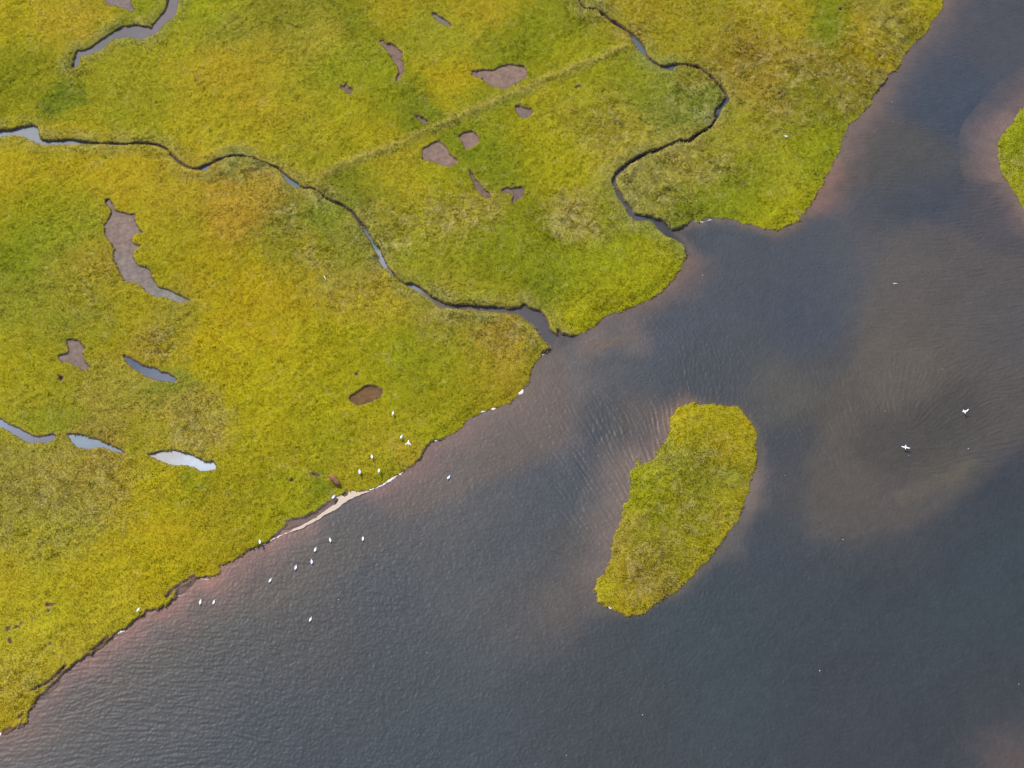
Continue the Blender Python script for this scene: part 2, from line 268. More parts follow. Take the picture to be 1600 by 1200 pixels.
# ------------------------------------------------------------------ vegetation colours
SPL = [(40,20,50,168,150,20),(110,30,40,174,150,38),(60,130,50,142,136,18),(10,110,35,126,126,12),(230,30,40,140,140,22),(320,15,40,152,150,20),(350,50,30,132,130,45),(260,110,50,160,150,28),(200,160,40,142,136,26),(100,150,14,98,112,28),(80,172,12,98,112,28),(330,110,50,170,146,28),(400,100,50,166,146,32),(360,200,50,166,150,22),(220,190,30,150,146,12),
(450,40,40,136,130,34),(500,60,30,162,146,48),(560,30,35,126,126,22),(600,15,30,166,146,22),(480,120,40,146,140,28),(430,150,40,166,146,28),(530,100,30,140,140,22),(600,150,30,134,134,14),(642,160,22,118,122,26),(680,60,30,150,144,34),(760,20,35,166,146,28),(760,65,35,130,130,22),(700,115,30,166,146,14),(560,200,40,160,146,18),(480,220,35,152,142,28),(850,50,40,130,130,14),(885,25,25,140,136,30),(900,75,30,150,142,18),
(1000,10,35,156,136,24),(1100,40,40,150,136,28),(1200,10,40,164,146,26),(1160,80,35,150,126,42),(1200,130,35,164,142,54),(1292,38,24,122,126,22),(1350,62,28,164,142,24),(1300,110,30,150,132,52),(1400,40,30,146,132,48),(1446,20,22,166,150,22),(1330,150,30,150,136,48),(1250,150,25,136,130,24),(1222,146,14,118,110,52),(1290,170,25,130,130,24),(1220,250,35,150,146,34),(1270,230,28,140,140,14),(1180,200,30,150,140,38),(1080,265,30,162,148,66),(1010,290,26,162,150,76),(1120,230,25,150,140,38),(1150,290,30,126,132,18),(1220,320,35,152,146,12),(1065,322,24,126,130,22),
(1000,120,30,140,140,26),(930,130,30,138,136,16),(1040,150,28,132,132,52),(1090,168,18,124,130,48),(1096,176,6,160,150,120),(950,185,35,166,150,56),(880,170,35,156,146,22),(850,220,40,156,146,12),(770,170,30,140,136,22),(760,245,35,120,126,16),(640,260,30,156,142,28),(560,290,26,124,124,28),(620,300,30,166,150,28),(700,290,30,156,146,18),(600,330,22,150,140,52),(700,340,26,170,150,70),(745,335,22,170,150,66),(660,400,30,140,136,28),(632,382,8,186,172,110),(760,390,40,130,130,14),(850,385,35,130,130,14),(910,350,24,162,146,70),(876,348,10,182,168,110),(820,430,35,130,130,12),(860,445,22,106,116,26),(920,420,40,140,140,12),(1000,400,35,146,142,16),(960,345,25,140,140,28),(740,450,30,150,140,34),(900,500,26,162,152,6),(980,470,30,150,142,6),(866,498,12,158,142,46),(640,360,20,156,146,44),(1045,400,25,150,146,16),
(30,260,45,170,150,18),(120,240,35,166,146,18),(200,260,40,170,146,24),(290,280,35,168,144,36),(350,315,32,174,140,44),(420,300,25,168,140,50),(390,345,28,168,132,46),(365,258,18,142,134,76),(445,330,20,140,130,48),(420,375,28,130,130,30),(505,340,24,130,136,42),(470,400,30,156,140,42),(545,400,26,134,130,38),(515,430,22,150,136,58),(570,460,30,166,146,42),(60,330,40,146,140,14),(100,380,40,136,136,34),(30,390,30,120,126,8),(140,400,25,160,136,38),(250,380,35,160,146,18),(300,340,30,162,144,24),(330,420,40,160,140,14),(380,450,40,170,146,4),(440,480,40,166,142,18),(60,480,50,140,136,38),(130,440,35,156,140,38),(200,490,40,156,140,18),(280,490,25,140,128,52),(255,535,22,154,130,44),(340,530,45,170,150,4),(450,560,55,166,150,8),(560,560,45,156,146,12),(650,560,40,134,134,12),(700,500,30,150,136,44),(780,530,30,160,136,54),(840,530,20,150,136,22),(760,590,35,156,136,24),(700,600,35,146,140,14),(30,570,40,160,146,18),(80,600,25,150,140,24),(180,620,35,156,140,54),(280,650,28,160,140,62),(320,670,20,166,146,72),(60,640,25,146,136,34),(240,680,25,150,140,18),(150,730,40,160,136,58),(60,760,40,156,140,62),(120,790,40,150,140,66),(260,770,35,166,150,4),(200,870,50,166,146,8),(330,800,40,156,140,24),(400,720,45,160,146,14),(450,650,45,160,146,14),(500,610,45,160,150,8),(540,720,28,162,144,30),(620,702,14,166,136,44),(570,690,20,152,140,18),(600,730,16,154,142,24),(642,668,18,150,140,20),(652,708,12,158,146,10),(440,760,35,146,140,18),(480,790,22,138,136,24),(60,850,40,150,140,48),(20,900,30,166,146,18),(100,900,40,166,150,8),(60,980,45,170,156,34),(30,1060,30,170,150,52),(20,1110,25,170,146,24),(170,950,35,166,150,34),(90,1020,30,170,150,38),(280,870,40,166,146,14),(420,820,25,150,140,8),(520,695,28,140,136,18),(350,745,25,150,140,14),(303,757,14,116,128,14),(505,752,10,100,118,20),(880,500,18,160,150,10),(80,652,16,128,134,24),(265,600,20,122,124,42),(150,490,20,126,124,42),
(1100,650,30,156,142,18),(1055,665,18,170,152,18),(1165,690,20,160,142,18),(1080,720,26,140,136,38),(1110,780,28,136,132,38),(1020,760,22,146,140,14),(1040,850,28,150,136,44),(1000,900,24,156,136,48),(1145,800,18,166,146,8),(1100,870,20,160,146,14),(965,915,18,160,142,24),(936,905,12,160,152,14),(985,945,18,160,140,30),(1060,800,24,140,136,24),(1000,740,14,140,140,24),(1040,715,18,142,138,54),(1590,230,22,136,138,14),(1567,250,10,150,150,56),(1600,290,22,146,142,22)]
GAIN_G = 0.775
CX, CY = np.arange(-72, 72.1, .5), np.arange(-48, 64.1, .5)
def splat_field(spl, z, gain, power=1.0):
    X, Y = np.meshgrid(CX, CY); acc = np.zeros(X.shape+(len(spl[0])-3,)); w = np.full(X.shape, 1e-12)
    for s in spl:
        x, y = W(s[0], s[1], z); r = s[2]/15.0*power
        q = ((X-x)**2+((Y-y)/1.05)**2)/(r*r)
        k = np.exp(-.5*q)+.004/(1+q)**2
        k = k*(30.0/s[2])**.45
        acc += k[..., None]*np.asarray(s[3:], float); w += k
    return acc/w[..., None]*gain
def bil(F, xs, ys, x, y):
    fx = np.clip((x-xs[0])/(xs[1]-xs[0]), 0, len(xs)-1.001); fy = np.clip((y-ys[0])/(ys[1]-ys[0]), 0, len(ys)-1.001)
    i = fx.astype(int); j = fy.astype(int); a = fx-i; b = fy-j
    if F.ndim == 3: a = a[..., None]; b = b[..., None]
    return (F[j, i]*(1-a)+F[j, i+1]*a)*(1-b)+(F[j+1, i]*(1-a)+F[j+1, i+1]*a)*b
def soften(c):
    c = lin(c); g = c.mean(); return (c*.98+g*.02)*np.array([1.0, 1.0, .66])
GSPL = [(s[0], s[1], s[2], *soften(s[3:6])) for s in SPL]
GF = splat_field(GSPL, TOPZ, GAIN_G, 1.0)
def grid_at(F, x, y):
    """bilinear look-up in the fine part of the survey grid"""
    return bil(F[iy0:iy1, ix0:ix1], XS[ix0:ix0+2], YS[iy0:iy0+2], x, y) if False else _ga(F, x, y)
def _ga(F, x, y):
    fx = np.clip((x-XS[ix0])/STEP, 0, ix1-ix0-1.001); fy = np.clip((y-YS[iy0])/STEP, 0, iy1-iy0-1.001)
    i = fx.astype(int)+ix0; j = fy.astype(int)+iy0; a = fx-np.floor(fx); b = fy-np.floor(fy)
    return (F[j, i]*(1-a)+F[j, i+1]*a)*(1-b)+(F[j+1, i]*(1-a)+F[j+1, i+1]*a)*b
STRAW = lin((176,156,72)); OLIVE = lin((136,138,82))
ROUGH = [(1090,720,4,.55),(1060,800,4.5,.6),(1010,890,4,.8),(1030,285,4.5,1),(1090,260,4,1),(1140,255,3,.7),(1600,240,4,.6),(1080,150,3,.8),(950,195,4,1),(900,175,3,.6),(380,270,2.5,.8),(1180,110,6,.8),(1260,120,5,.8),(1350,100,6,.8),(1400,50,4,.7),(1330,160,4,.7),(1210,175,4,.6),(880,350,3.5,1),(920,345,3,1),(700,335,3.5,1),(745,330,3,.9),(590,380,3,.6),(500,400,3,.7),(460,330,3,.8),(1160,20,5,.5),(300,665,3,.8),(150,740,5,.6),(60,780,5,.6),(250,540,2.5,.8),(560,450,3,.5),(30,1070,3,.5),(620,340,3,.7),(930,15,3,.8),(1000,40,3,.6),(800,520,3,.7),(130,440,4,.4),(700,500,3,.5)]
def rough_at(x, y):
    r = np.zeros(np.shape(x)); xx = x+1.2*fbm(x, y, 2.5, 131); yy = y+1.2*fbm(x, y, 2.5, 133)
    for u, v, q, k in ROUGH:
        a, b = W(u, v, .4); r = np.maximum(r, k*np.exp(-((xx-a)**2+(yy-b)**2)/(q*q)))
    return r
def grass_colour(x, y, creek, ridge_w, ridge_n, s):
    wx = x+1.7*fbm(x, y, 3.5, 11)+.8*vnoise(x, y, .7, 15); wy = y+1.7*fbm(x, y, 3.5, 13)+.8*vnoise(x, y, .7, 16)
    c = bil(GF, CX, CY, wx, wy)
    lev = sstep(-2.3, -.3, creek)*(.55+.45*vnoise(x, y, 2.2, 21))*1.25
    k = (np.clip(lev, 0, 1)*.55)[..., None]
    tone = (.5+.5*vnoise(x, y, 1.7, 23))[..., None]
    c = c*(1-k)+GAIN_G*(STRAW*tone+OLIVE*(1-tone))*k
    k = (np.clip(ridge_w, 0, 1)*.80)[..., None]
    side = sstep(-.25, .25, ridge_n)[..., None]
    c = c*(1-k)+GAIN_G*(STRAW*1.08*side+lin((150,138,62))*(1-side))*k  # ridge: lit north flank and shaded south flank painted into the tint
    k = (np.exp(-(np.maximum(s, 0)/.13)**2)*.45*(.6+.4*vnoise(x, y, .6, 25)))[..., None]
    c = c*(1-k)+GAIN_G*STRAW*k
    mot = sstep(.05, .55, fbm(x, y, .8, 135)+.12)*rough_at(x, y)*.50+.16*sstep(.25, .7, fbm(x, y, 1.0, 137))
    c = c*(1-mot[..., None])+GAIN_G*lin((186,168,104))*mot[..., None]
    dk = .26*sstep(.15, .6, fbm(x, y, .9, 139))*(.4+.6*rough_at(x, y))
    c = c*(1-dk[..., None])
    p = fbm(x, y, 5.0, 31)[..., None]*.10+fbm(x, y, 1.1, 33)[..., None]*.12
    c = c*(1+p)
    hue = fbm(x, y, 2.4, 37)
    c = c*np.stack([1+.045*hue, 1-.02*hue, 1+.15*hue], -1)
    return np.clip(c, .004, .9)

# ------------------------------------------------------------------ marsh ground (one sheet out to the horizon)
def bump_at0(u, v, r): x, y = W(u, v, .5); return np.exp(-(((GX-x)**2+(GY-y)**2)/(r*r)))
top = TOPZ+.05*fbm(GX, GY, 6, 41)+.05*vnoise(GX, GY, .9, 43)+.05*vnoise(GX, GY, .38, 44)+.15*RID
lev_ = np.clip(.55+.7*fbm(GX, GY, 4, 47), 0, 1)
top = top+(.05+.16*lev_*sstep(-.15, -.6, s_creek))*sstep(-2.1, -.7, s_creek)
top = top-np.clip(sum(bump_at0(u, v, 3.2) for u, v in [(270,20),(235,40),(190,50),(140,80)]), 0, 1)*.16*sstep(-2.5, -.3, s_creek)
cliff = np.clip(sum(math.exp(0)*bump_at0(u, v, r) for u, v, r in [(200,985,5),(120,1040,4),(290,920,3),(400,855,2.5),(60,1085,3),(480,800,2.5),(660,700,2),(1380,130,1.6)]), 0, 1)
near_river = sstep(1.9, .0, s_main)*sstep(-.2, -1.2, s_creek)
top = top-near_river*(.27-.20*cliff)
floor = np.full(GX.shape, -.9)
floor = np.where(s_main < 0, np.maximum(-.9, -.12+.35*s_main), floor)
floor = np.where(s_pool > -.2, POOLZ-.2, floor)
floor = np.where(s_creek > -.2, -.45, floor)
floor = np.where((s_hole > -.3) & (s_pool < -.4) & (s_creek < -.4), .02, floor)
# the low mud beach beside the sand spit
def bump_at(u, v, r): x, y = W(u, v, 0); return np.exp(-(((GX-x)**2+(GY-y)**2)/(r*r)))
beach = np.clip(sum(bump_at(u, v, r) for u, v, r in [(460,813,.8),(474,809,.85),(488,803,.85),(500,796,.8),(511,788,.7),(520,782,.5),(447,821,.55),(433,832,.4),(285,920,.55),(297,910,.5),(273,930,.45),(85,1068,.6),(70,1080,.6)]), 0, 1)
floor = np.where(s_creek < -.3, floor+(np.abs(floor)+.05)*np.clip(beach*1.6, 0, 1), floor)
k = sstep(-.10, .035, sS)
Z = floor+(top-floor)*k
bank = (1-sstep(.0, .10, sS))
MUDC = lin((98,74,58)); BEACHC = lin((112,90,80))*.8
gcol = grass_colour(GX, GY, s_creek, RID, RIDN, sL)*.92
mud = MUDC*(1+.25*fbm(GX, GY, .8, 51))[..., None]
bw = np.clip(beach*1.5, 0, 1)[..., None]
mud = mud*(1-bw)+BEACHC*bw*(1+.15*fbm(GX, GY, .6, 53))[..., None]
kk = np.clip(bank, 0, 1)[..., None]
col = gcol*(1-kk)+mud*kk
idx = np.arange(NY*NX).reshape(NY, NX)
quads = np.stack([idx[:-1, :-1], idx[:-1, 1:], idx[1:, 1:], idx[1:, :-1]], -1).reshape(-1, 4)
gm = np_mesh('marsh_ground', np.stack([VX, VY, Z], -1).reshape(-1, 3), quads, True, col.reshape(-1, 3))
ground = tag(link('marsh_ground', gm, M_GROUND), 'green and yellow salt marsh cut by creeks, with two islands in the river', 'marsh', kind='structure')

# ------------------------------------------------------------------ river and creeks
WSPL = [(1540,40,50,86,86,95),(1450,120,40,81,86,99),(1490,150,35,71,81,99),(1400,260,40,93,90,89),(1360,230,30,97,90,86),(1440,330,40,71,78,95),(1560,340,30,93,86,91),(1500,420,45,97,90,93),(1400,420,45,104,98,95),(1300,420,40,84,89,101),(1200,430,45,84,90,98),(1250,500,45,77,85,101),(1420,500,45,103,96,90),(1550,480,40,85,85,94),(1430,575,40,103,97,88),(1350,620,40,95,88,81),(1480,630,30,84,77,77),(1330,700,30,101,94,84),(1290,780,35,103,94,86),(1400,715,30,81,78,81),(1470,735,22,103,97,81),(1400,800,35,97,88,84),(1550,640,35,90,85,86),(1530,760,40,70,73,82),(1245,710,25,76,80,88),(1230,850,45,72,80,92),(1450,860,40,68,76,88),(1570,850,50,68,80,88),(1300,950,60,70,78,84),(1550,1000,60,68,80,86),(1400,1100,60,70,76,84),(1595,1190,25,108,95,92),(1560,1080,35,76,76,84),(1150,560,40,84,89,96),(1050,520,40,82,89,101),(1220,600,30,103,97,89),(1100,590,30,82,84,91),(950,560,25,94,94,98),(925,535,14,143,122,113),(985,525,14,129,113,108),(870,590,28,122,111,108),(830,640,24,129,112,108),(868,670,22,133,115,108),(800,690,30,117,108,103),(740,680,20,133,115,111),(680,745,26,124,111,108),(750,770,35,99,98,101),(860,740,35,88,91,101),(930,690,40,80,85,92),(880,780,30,84,89,98),(895,840,22,98,94,91),(1000,660,20,110,99,94),(965,750,16,123,111,106),(935,830,16,113,104,102),(912,900,20,107,100,98),(780,850,50,84,89,96),(650,810,35,103,98,98),(560,810,30,101,96,98),(600,900,50,84,89,96),(480,870,30,108,101,96),(400,905,22,124,109,102),(330,1000,50,103,101,98),(250,1050,45,108,103,101),(150,1080,35,112,104,103),(60,1160,30,112,108,108),(350,1110,50,89,94,101),(500,1000,40,103,99,98),(600,1050,50,85,92,99),(750,950,50,97,97,98),(700,1110,60,73,85,94),(850,960,30,102,95,95),(1000,1050,60,72,80,86),(900,1130,60,74,80,88),(450,1150,50,79,90,101),(1100,1000,50,69,82,90),(250,1150,50,94,98,103),(1168,780,10,128,113,108),(1180,730,10,101,95,97),(1140,850,10,108,103,103),(20,206,25,140,150,160),(60,212,20,140,152,164),(110,221,25,136,148,158),(322,262,12,130,140,150),(455,284,18,108,134,150),(572,362,6,110,132,148),(583,380,6,126,150,166),(592,400,6,172,186,198),(600,414,5,150,176,194),(655,452,8,140,164,180),(678,466,8,128,112,108),(720,480,15,116,106,104),(790,484,20,112,102,104),(840,500,14,94,92,98),(868,530,12,92,90,96),(998,72,8,104,128,142),(1045,106,8,96,112,122),(1134,155,8,96,104,112),(965,285,10,98,98,106),(980,325,8,94,94,104),(1000,340,8,92,98,112),(1025,350,10,80,84,92),(1050,365,12,80,80,86),(240,30,30,131,117,122),(180,55,25,108,106,112),(130,85,20,116,112,116),(516,311,6,52,46,40),(548,329,7,52,46,40),(560,343,5,52,46,40),(567,351,4,56,52,46),(627,438,6,52,46,40),(435,263,5,52,46,40),(957,31,9,48,42,38),(975,44,8,48,42,38),(1085,102,8,52,46,42),(1112,120,8,52,46,42),(1125,134,7,52,46,42),(1090,210,12,52,46,42),(1040,228,12,52,46,42),(1005,241,10,56,50,46),(240,224,20,52,46,40),(280,252,10,52,46,40),(370,243,20,52,46,40)]  # creek spots: pale blues paint in sky reflection, dark browns paint in shade
GAIN_W = 0.44
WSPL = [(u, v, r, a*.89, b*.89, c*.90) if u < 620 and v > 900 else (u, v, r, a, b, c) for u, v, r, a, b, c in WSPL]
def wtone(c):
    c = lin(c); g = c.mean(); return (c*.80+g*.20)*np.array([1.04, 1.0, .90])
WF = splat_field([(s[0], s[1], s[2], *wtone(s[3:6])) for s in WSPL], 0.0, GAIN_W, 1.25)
# crest directions: degrees in the picture plane turned into ground directions
DSPL = [(100,1050,60,10),(250,1080,60,-2),(300,1000,50,2),(450,1000,60,-18),(600,950,70,-28),(700,850,60,-22),(900,1000,70,-40),(1100,1050,80,-45),(800,1100,80,-35),(1400,1000,90,-42),(1500,820,60,-42),(1250,850,60,-40),(930,740,40,-64),(880,640,40,-55),(985,680,30,-78),(955,820,30,-66),(1100,575,35,84),(1200,560,50,-60),(1300,640,35,86),(1340,720,30,-58),(1400,745,25,-14),(1470,715,25,22),(1505,640,25,36),(1530,610,30,24),(1450,595,30,82),(1580,650,40,8),(1560,450,60,8),(1400,450,60,-10),(1200,430,60,-28),(1050,500,40,-45),(970,560,35,-18),(600,800,50,-8),(480,880,50,-8),(740,720,50,-20),(1560,60,50,-42),(1450,100,50,-16),(1390,170,40,-8),(1550,210,25,-70),(1490,230,30,-20),(1330,260,40,-4),(1250,380,40,0),(1180,750,25,-50),(1200,960,60,-45)]
def dvec(d):
    a = R(d); return (math.cos(2*a), math.sin(2*a))
DF = splat_field([(s[0], s[1], s[2], *dvec(s[3])) for s in DSPL], 0.0, 1.0, 1.2)
WSTEP = .085
XW, jx0, jx1 = axis(-68, 68, WSTEP, 700); YW, jy0, jy1 = axis(-50, 60, WSTEP, 700)
WGX, WGY = np.meshgrid(XW, YW); WNY, WNX = WGX.shape
out_w = (np.abs(WGX) > 67.9) | (WGY < -42.9) | (WGY > 58.9)
w_main = _ga(s_main, WGX, WGY); w_creek = np.where(out_w, -2.5, _ga(s_creek, WGX, WGY)); w_main = np.where(out_w, -2.5, w_main)
d2 = bil(DF, CX, CY, WGX+1.5*vnoise(WGX, WGY, 5, 61), WGY+1.5*vnoise(WGX, WGY, 5, 62))
ang = .5*np.arctan2(d2[..., 1], d2[..., 0])+.22*vnoise(WGX, WGY, 3.0, 63)
UX, UY = np.cos(ang), np.sin(ang)
def blur(A, s):
    n = int(3*s)+1; kx = np.exp(-.5*(np.arange(-n, n+1)/s)**2); kx /= kx.sum()
    for ax in (0, 1): A = sum(w*np.roll(A, i-n, ax) for i, w in enumerate(kx))
    return A/A.std()
JJ, II = np.mgrid[0:WNY, 0:WNX].astype(np.float32)
def lic(N, steps, h):
    acc = N.copy(); tot = 1.0
    for sgn in (1, -1):
        px, py = II.copy(), JJ.copy()
        for s in range(steps):
            i = np.clip(px, 0, WNX-1).astype(np.int32); j = np.clip(py, 0, WNY-1).astype(np.int32)
            px += sgn*h*UX[j, i]; py += sgn*h*UY[j, i]
            pi = np.clip(px, 0, WNX-1.001); pj = np.clip(py, 0, WNY-1.001)
            i = pi.astype(np.int32); j = pj.astype(np.int32); a = pi-i; b = pj-j
            w = 1-(s+1)/(steps+1)
            acc += w*((N[j, i]*(1-a)+N[j, i+1]*a)*(1-b)+(N[j+1, i]*(1-a)+N[j+1, i+1]*a)*b); tot += w
    return acc/acc.std()
n1 = lic(blur(RNG.standard_normal(WGX.shape), .6), 5, 1.0)
wn = RNG.standard_normal(WGX.shape)
n2 = lic(blur(wn, 1.2)-blur(wn, 2.4)*.8, 11, 1.3)
n3 = blur(RNG.standard_normal(WGX.shape), .7)
chop = .55+.45*fbm(WGX, WGY, 9, 65)
WAVES = [(100,1060,60,.6),(230,1080,60,.5),(960,750,45,1.7),(1000,680,35,1.7),(925,840,50,1.7),(900,760,40,1.2),(1540,60,60,1),(1450,150,60,.6),(1550,220,40,.9),(1480,620,60,.6),(1580,640,50,.8),(1560,460,60,.7),(1100,1080,90,.1),(1450,950,90,.1),(700,1050,90,.15),(600,900,70,.2),(900,1000,70,.25),(1250,500,60,.3),(1350,720,40,.5),(1100,570,40,.5),(850,620,40,.4),(1350,300,50,.5)]
wm = bil(splat_field([(*s, 0) for s in WAVES], 0, 1.0), CX, CY, WGX, WGY)[..., 0]
WZ_fade = sstep(73, 67, np.abs(WGX))*sstep(-56, -49, WGY)*sstep(66, 59, WGY)
s_river = np.minimum(w_main, -w_creek)
calm = 1-.85*sstep(-.9, .3, w_creek)*sstep(-.5, .5, w_main)
amp = np.clip(calm, 0, 1)
WZ = amp*WZ_fade*(.0085*n1*chop+.0085*n2*np.clip(wm, 0, 3)+.0065*n3)
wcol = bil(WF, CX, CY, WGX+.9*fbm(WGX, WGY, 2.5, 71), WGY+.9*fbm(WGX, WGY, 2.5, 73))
# sand bars: (outline, edge softness in m, strength, colour)
BARS = [([(1262,840),(1256,780),(1262,720),(1285,660),(1300,610),(1330,560),(1345,500),(1360,440),(1390,380),(1430,345),(1480,350),(1540,390),(1660,410),(1680,560),(1640,640),(1590,690),(1540,745),(1490,790),(1440,815),(1390,832),(1330,838)], 1.5, .52, (102,96,94)),
 ([(1320,700),(1345,655),(1400,640),(1470,590),(1525,600),(1545,640),(1510,690),(1460,722),(1410,745),(1360,738)], 2.6, .6, (80,78,80)),
 ([(1395,772),(1440,752),(1480,735),(1520,712),(1530,722),(1500,748),(1450,772),(1410,790)], .7, .6, (108,102,92)),
 ([(1340,560),(1370,520),(1440,540),(1490,575),(1450,620),(1400,640),(1350,620)], 1.6, .6, (104,100,94)),
 ([(858,548),(885,545),(884,590),(888,640),(882,690),(862,704),(840,722),(790,745),(740,765),(690,790),(640,815),(600,800),(640,740),(700,690),(780,640),(815,612),(828,580)], 1.4, .58, (112,101,97)),
 ([(898,548),(922,534),(960,526),(988,519),(992,528),(955,543),(922,553)], .4, .7, (124,107,100)),
 ([(1176,800),(1195,740),(1196,700),(1190,690),(1186,740),(1168,795),(1150,840),(1158,842)], .5, .5, (116,104,100)),
 ([(400,900),(470,850),(560,810),(620,830),(560,880),(480,930),(400,960),(330,1000),(250,1060),(170,1110),(60,1180),(30,1180),(150,1060),(260,980),(330,930)], 1.6, .42, (100,94,93)),
 ([(820,930),(870,900),(915,900),(925,950),(900,985),(850,990)], 1.4, .55, (102,97,97)),
 ([(1560,1230),(1620,1160),(1660,1200),(1640,1300)], 1.5, .8, (108,96,92))]
for out_, soft_, k_, c_ in BARS:
    sb = sdf([Wl(out_, 0)], 3.0, (XW, YW, WGX, WGY))+.28*fbm(WGX, WGY, 2.2, 121)+.10*vnoise(WGX, WGY, .5, 123)
    kk_ = (sstep(-soft_*.7, soft_*.8, sb)*k_)[..., None]
    wcol = wcol*(1-kk_)+GAIN_W*1.04*wtone(c_)*np.array([1.07, 1.0, .90])*kk_
# shallow fringe along the banks: (place, width in m, colour)
FR = [(1560,230,2.8,132,110,105),(1590,335,1.4,124,105,100),(1600,125,2.5,118,100,98),(1440,80,1.6,113,99,97),(1340,200,2.0,122,103,99),(1280,300,2.0,140,107,98),(1240,352,.8,122,104,92),(1150,345,.7,112,103,100),(1090,350,.7,115,104,100),(1065,430,2.0,122,101,94),(1020,470,1.4,118,100,94),(940,510,1.1,112,100,96),(880,530,.4,96,92,92),(850,560,1.4,112,100,95),(825,600,2.0,116,102,98),(780,640,1.5,124,107,104),(720,680,1.4,132,109,106),(660,720,1.2,122,104,102),(600,760,1.1,128,107,105),(540,790,.7,100,95,95),(450,835,1.1,150,115,113),(370,885,1.2,136,107,104),(325,912,1.3,158,119,111),(230,970,1.2,142,108,102),(160,1025,1.2,134,104,99),(100,1065,1.1,121,101,99),(35,1145,1.3,116,99,95),(1060,640,.9,122,102,93),(1020,680,1.6,127,109,102),(980,740,2.4,124,110,105),(960,800,2.4,122,109,105),(935,880,2.0,117,106,103),(935,940,.9,99,94,93),(1000,960,.3,82,84,88),(1080,910,.7,97,95,96),(1150,830,1.0,101,97,97),(1178,770,1.1,125,111,106),(1186,690,.5,95,92,92),(1130,630,.35,90,88,86)]
ff = bil(splat_field([(u, v, 22, w, *(wtone(c)*GAIN_W*1.2*np.array([1.09, 1.0, .91]))) for u, v, w, *c in [(u, v, w*(1.55 if u+.3*v < 880 and v > 630 else 1.1), r*(1.06 if u+.3*v < 880 and v > 630 else 1.0), g, b) for u, v, w, r, g, b in FR]], 0.0, 1.0), CX, CY, WGX, WGY)
wid = np.clip(ff[..., 0], .15, 3)*(1+.35*fbm(WGX, WGY, 1.5, 78))
dsh = np.maximum(0, -w_main)
open_ = 1-sstep(-1.2, -.2, w_creek)*sstep(-.6, .2, w_main)
fk = (.92*np.exp(-(dsh/wid)**1.6)*open_*(dsh < 4.4)*(1+.18*fbm(WGX, WGY, .9, 79)))
fk = np.clip(fk, 0, 1)[..., None]
wcol = wcol*(1-fk)+ff[..., 1:]*fk
al = WGX*.75+WGY*.66; ac = -WGX*.66+WGY*.75
wcol = wcol*(1+.07*fbm(al/7+.3*fbm(WGX, WGY, 8, 125), ac, 1.6, 127, 4))[..., None]
wcol = wcol*(1+.05*fbm(WGX, WGY, 3.2, 75)+.04*vnoise(WGX, WGY, .6, 77))[..., None]
need = (s_river < .6)
fm = (need[:-1, :-1] | need[1:, 1:] | need[:-1, 1:] | need[1:, :-1]).reshape(-1)
widx = np.arange(WNY*WNX).reshape(WNY, WNX)
wq = np.stack([widx[:-1, :-1], widx[:-1, 1:], widx[1:, 1:], widx[1:, :-1]], -1).reshape(-1, 4)[fm]; used = np.unique(wq); remap = np.full(WNY*WNX, -1, np.int64); remap[used] = np.arange(len(used))
wv = np.stack([WGX, WGY, WZ], -1).reshape(-1, 3)[used]
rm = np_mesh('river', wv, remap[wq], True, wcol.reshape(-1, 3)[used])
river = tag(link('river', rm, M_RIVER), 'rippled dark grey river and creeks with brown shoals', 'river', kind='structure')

# ------------------------------------------------------------------ pools
def fill_poly(name, P, z, cols, mat, gain=.68):
    """a flat sheet inside outline P; cols = colour or list of (place, colour)"""
    bm = bmesh.new(); P = np.asarray(P)
    vs = [bm.verts.new((x, y, z)) for x, y in P]
    es = [bm.edges.new((vs[i], vs[(i+1) % len(vs)])) for i in range(len(vs))]
    bmesh.ops.triangle_fill(bm, edges=es, use_beauty=True)
    bmesh.ops.subdivide_edges(bm, edges=bm.edges[:], cuts=2, use_grid_fill=True)
    for f in bm.faces:
        if f.normal.z < 0: f.normal_flip()
    me = bpy.data.meshes.new(name); bm.to_mesh(me); bm.free()
    n = len(me.vertices); co = np.zeros(n*3, np.float32); me.vertices.foreach_get('co', co); co = co.reshape(-1, 3)
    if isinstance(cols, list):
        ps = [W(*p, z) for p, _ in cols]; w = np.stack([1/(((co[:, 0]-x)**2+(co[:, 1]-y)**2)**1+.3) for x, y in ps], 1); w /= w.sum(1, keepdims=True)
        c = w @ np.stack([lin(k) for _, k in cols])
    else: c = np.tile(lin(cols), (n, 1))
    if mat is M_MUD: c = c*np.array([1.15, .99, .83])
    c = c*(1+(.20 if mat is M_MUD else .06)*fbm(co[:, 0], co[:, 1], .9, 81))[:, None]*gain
    a = me.color_attributes.new('tint', 'FLOAT_COLOR', 'POINT'); c4 = np.ones((n, 4), np.float32); c4[:, :3] = c
    a.data.foreach_set('color', c4.ravel())
    return link(name, me, mat)
def grow(P, d):
    """move an outline outwards by d metres"""
    P = np.asarray(P); A = np.roll(P, 1, 0); B = np.roll(P, -1, 0)
    t = B-A; n = np.stack([t[:, 1], -t[:, 0]], 1); n /= np.linalg.norm(n, axis=1, keepdims=True)+1e-9
    area = .5*np.sum(P[:, 0]*np.roll(P[:, 1], -1)-np.roll(P[:, 0], -1)*P[:, 1])
    return P+n*d*(1 if area > 0 else -1)
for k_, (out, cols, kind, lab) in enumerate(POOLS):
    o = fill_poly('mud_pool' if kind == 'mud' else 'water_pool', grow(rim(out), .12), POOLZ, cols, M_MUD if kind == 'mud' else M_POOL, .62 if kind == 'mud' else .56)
    tag(o, lab, 'pool', kind='structure')

